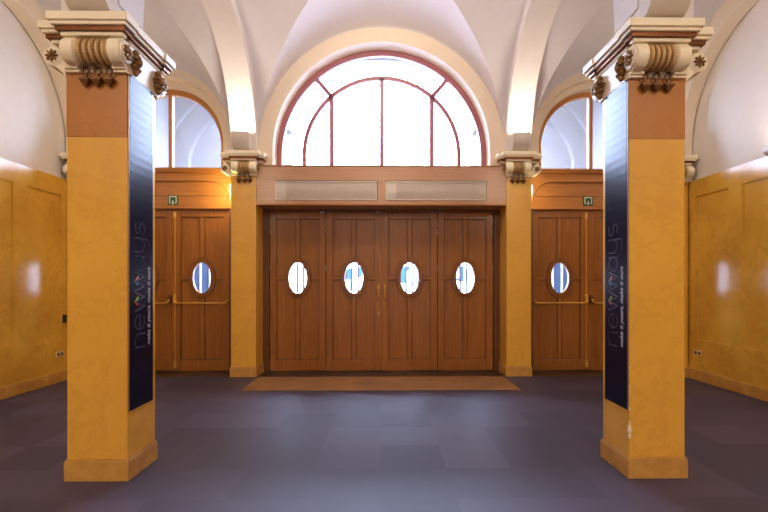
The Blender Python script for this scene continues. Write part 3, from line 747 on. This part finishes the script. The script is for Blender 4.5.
# ------------------------------------------------------------------ exit signs
for sg in (-1, 1):
    side = 'left' if sg < 0 else 'right'
    e = thing('exit_sign', (sg*3.30, 7.33, 2.655), 'small green exit sign above the %s side doors' % side, 'sign', 'exit signs over the side doors')
    MB().box(-0.078, 0.078, -0.018, 0, 0, 0.15).build('panel', M['green'], e, bevel=0.003)
    mb = MB(); y0, y1 = -0.021, -0.017; fw = 0.016
    mb.box(-0.06, -0.06+fw, y0, y1, 0.024, 0.136); mb.box(0.06-fw, 0.06, y0, y1, 0.024, 0.136); mb.box(-0.06, 0.06, y0, y1, 0.136-fw, 0.136)
    mb.box(-0.06, -0.022, y0, y1, 0.024, 0.034); mb.box(0.022, 0.06, y0, y1, 0.024, 0.034)
    mb.box(-0.009, 0.009, y0, y1, 0.006, 0.06); mb.prism([(-0.016, 0.056), (0.016, 0.056), (0, 0.078)], y0, y1, 'Y')
    mb.build('pictogram', M['signwhite'], e)

# ------------------------------------------------------------------ sockets and a fitting
for sg in (-1, 1):
    side = 'left' if sg < 0 else 'right'
    s_ = thing('wall_socket', (sg*4.61, 6.64, 0.40), 'ivory double socket low on the %s wall near the back corner' % side, 'socket', 'double wall sockets')
    o = -sg
    MB().box(*sorted((0, o*0.012)), -0.075, 0.075, -0.04, 0.04).build('cover_plate', M['socket'], s_, bevel=0.004)
    for y in (-0.037, 0.037): MB().lathe([(0.0, 0.024), (o*0.0145, 0.024), (o*0.0145, 0.0)], (0, y, 0), 'X', 16).build('socket_well', M['dark'], s_, smooth=True)
f_ = MB().box(-4.609, -4.575, 6.70, 6.75, 0.84, 0.96).build('wall_switch', M['black'], bevel=0.006)
tag(f_, 'small black fitting on the left wall at the edge of the left column', 'switch')

# ------------------------------------------------------------------ vestibule and street side beyond the doors
def barrel(cx, R, z, y0, y1, rz=None):
    rz = rz or R; n = 40; mb = MB(); v = []; f = []
    for i in range(n+1):
        t = PI*i/n
        for y in (y0, y1): v += [(cx-R*math.cos(t), y, z+rz*math.sin(t)), (cx-(R+0.12)*math.cos(t), y, z+(rz+0.12)*math.sin(t))]
    for i in range(n):
        a = 4*i; c = a+4; f += [(a,c,c+2,a+2),(a+1,a+3,c+3,c+1),(a,a+1,c+1,c),(a+2,c+2,c+3,a+3)]
    return mb.add(v, f)
mb = barrel(0, 2.0, 3.6, 7.5, 7.62, 1.46)
struct(mb, 'trim_12', M['white'], smooth=True)
for sg, nm in ((-1, 'trim_13'), (1, 'trim_14')):
    a, b_ = sorted((sg*2.05, sg*4.9)); cx_ = sg*3.05
    mb = MB(); a2, b2 = sorted((sg*1.0, sg*4.9))
    # deep blind arches on the street wall beside the entrance opening
    mb.box(a, b_, 10.5, 10.7, -0.02, 5.95)
    x0, x1 = a, b_
    for (R, t0, t1) in ((1.75, 10.2, 10.34), (1.30, 10.34, 10.5)):
        n = 40; v = []; f = []
        pts = []
        for i in range(n+1):
            x = x0+(x1-x0)*i/n; q = R*R-(x-cx_)**2; pts.append((x, 4.0+math.sqrt(q) if q > 0 else 0.0))
        for (x, z) in pts:
            v += [(x, t0, z), (x, t1, z), (x, t0, 5.95), (x, t1, 5.95)]
        for i in range(n):
            k = 4*i; c = k+4; f += [(k,c,c+2,k+2),(k+1,k+3,c+3,c+1),(k,k+1,c+1,c),(k+2,c+2,c+3,k+3)]
        f += [(0,2,3,1),(4*n,4*n+1,4*n+3,4*n+2)]
        mb.add(v, f)
    mb.box(a, b_, 7.5, 10.7, 5.85, 5.97)
    mb.box(*sorted((sg*4.7, sg*4.9)), 7.6, 10.6, -0.02, 5.9)
    struct(mb, nm, M['white'])
# outer screens: pale uprights before the street, blue grey glazing at the sides
for sg in (-1, 1):
    side = 'left' if sg < 0 else 'right'
    a, b_ = sorted((sg*2.9, sg*4.5)); g = thing('entrance_screen', ((a+b_)/2, 9.95, 0), 'blue grey street screen seen through the %s side door oval' % side, 'screen', 'outer screens')
    w = (b_-a)/2
    MB().box(-w, w, 0, 0.03, -0.01, 2.4).build('panel', M['bluegrey'], g)
    mb = MB()
    for k in range(9):
        x = -w+2*w*k/8; mb.box(x-0.02, x+0.02, -0.03, 0.0, -0.01, 2.4)
    mb.build('upright', M['barwhite'], g)
g = thing('entrance_grille', (0, 9.95, 0), 'pale upright bars and blue panels seen through the central door ovals', 'grille')
rnd = random.Random(11)
for k in range(29):
    x = -1.82+3.64*k/28; MB().box(x-0.022, x+0.022, -0.02, 0.02, -0.01, 2.5).build('bar', M['bardark'], g)
for x, z, w, h in ((-0.75, 1.62, 0.11, 0.24), (-0.68, 1.50, 0.04, 0.5), (-0.48, 1.66, 0.10, 0.22), (0.46, 1.60, 0.12, 0.36), (0.55, 1.74, 0.10, 0.10), (1.72, 1.62, 0.12, 0.34), (1.62, 1.5, 0.12, 0.05), (1.84, 1.6, 0.06, 0.26)):
    MB().box(x-w/2, x+w/2, 0.03, 0.05, z-h/2, z+h/2).build('panel', M['blue'], g)
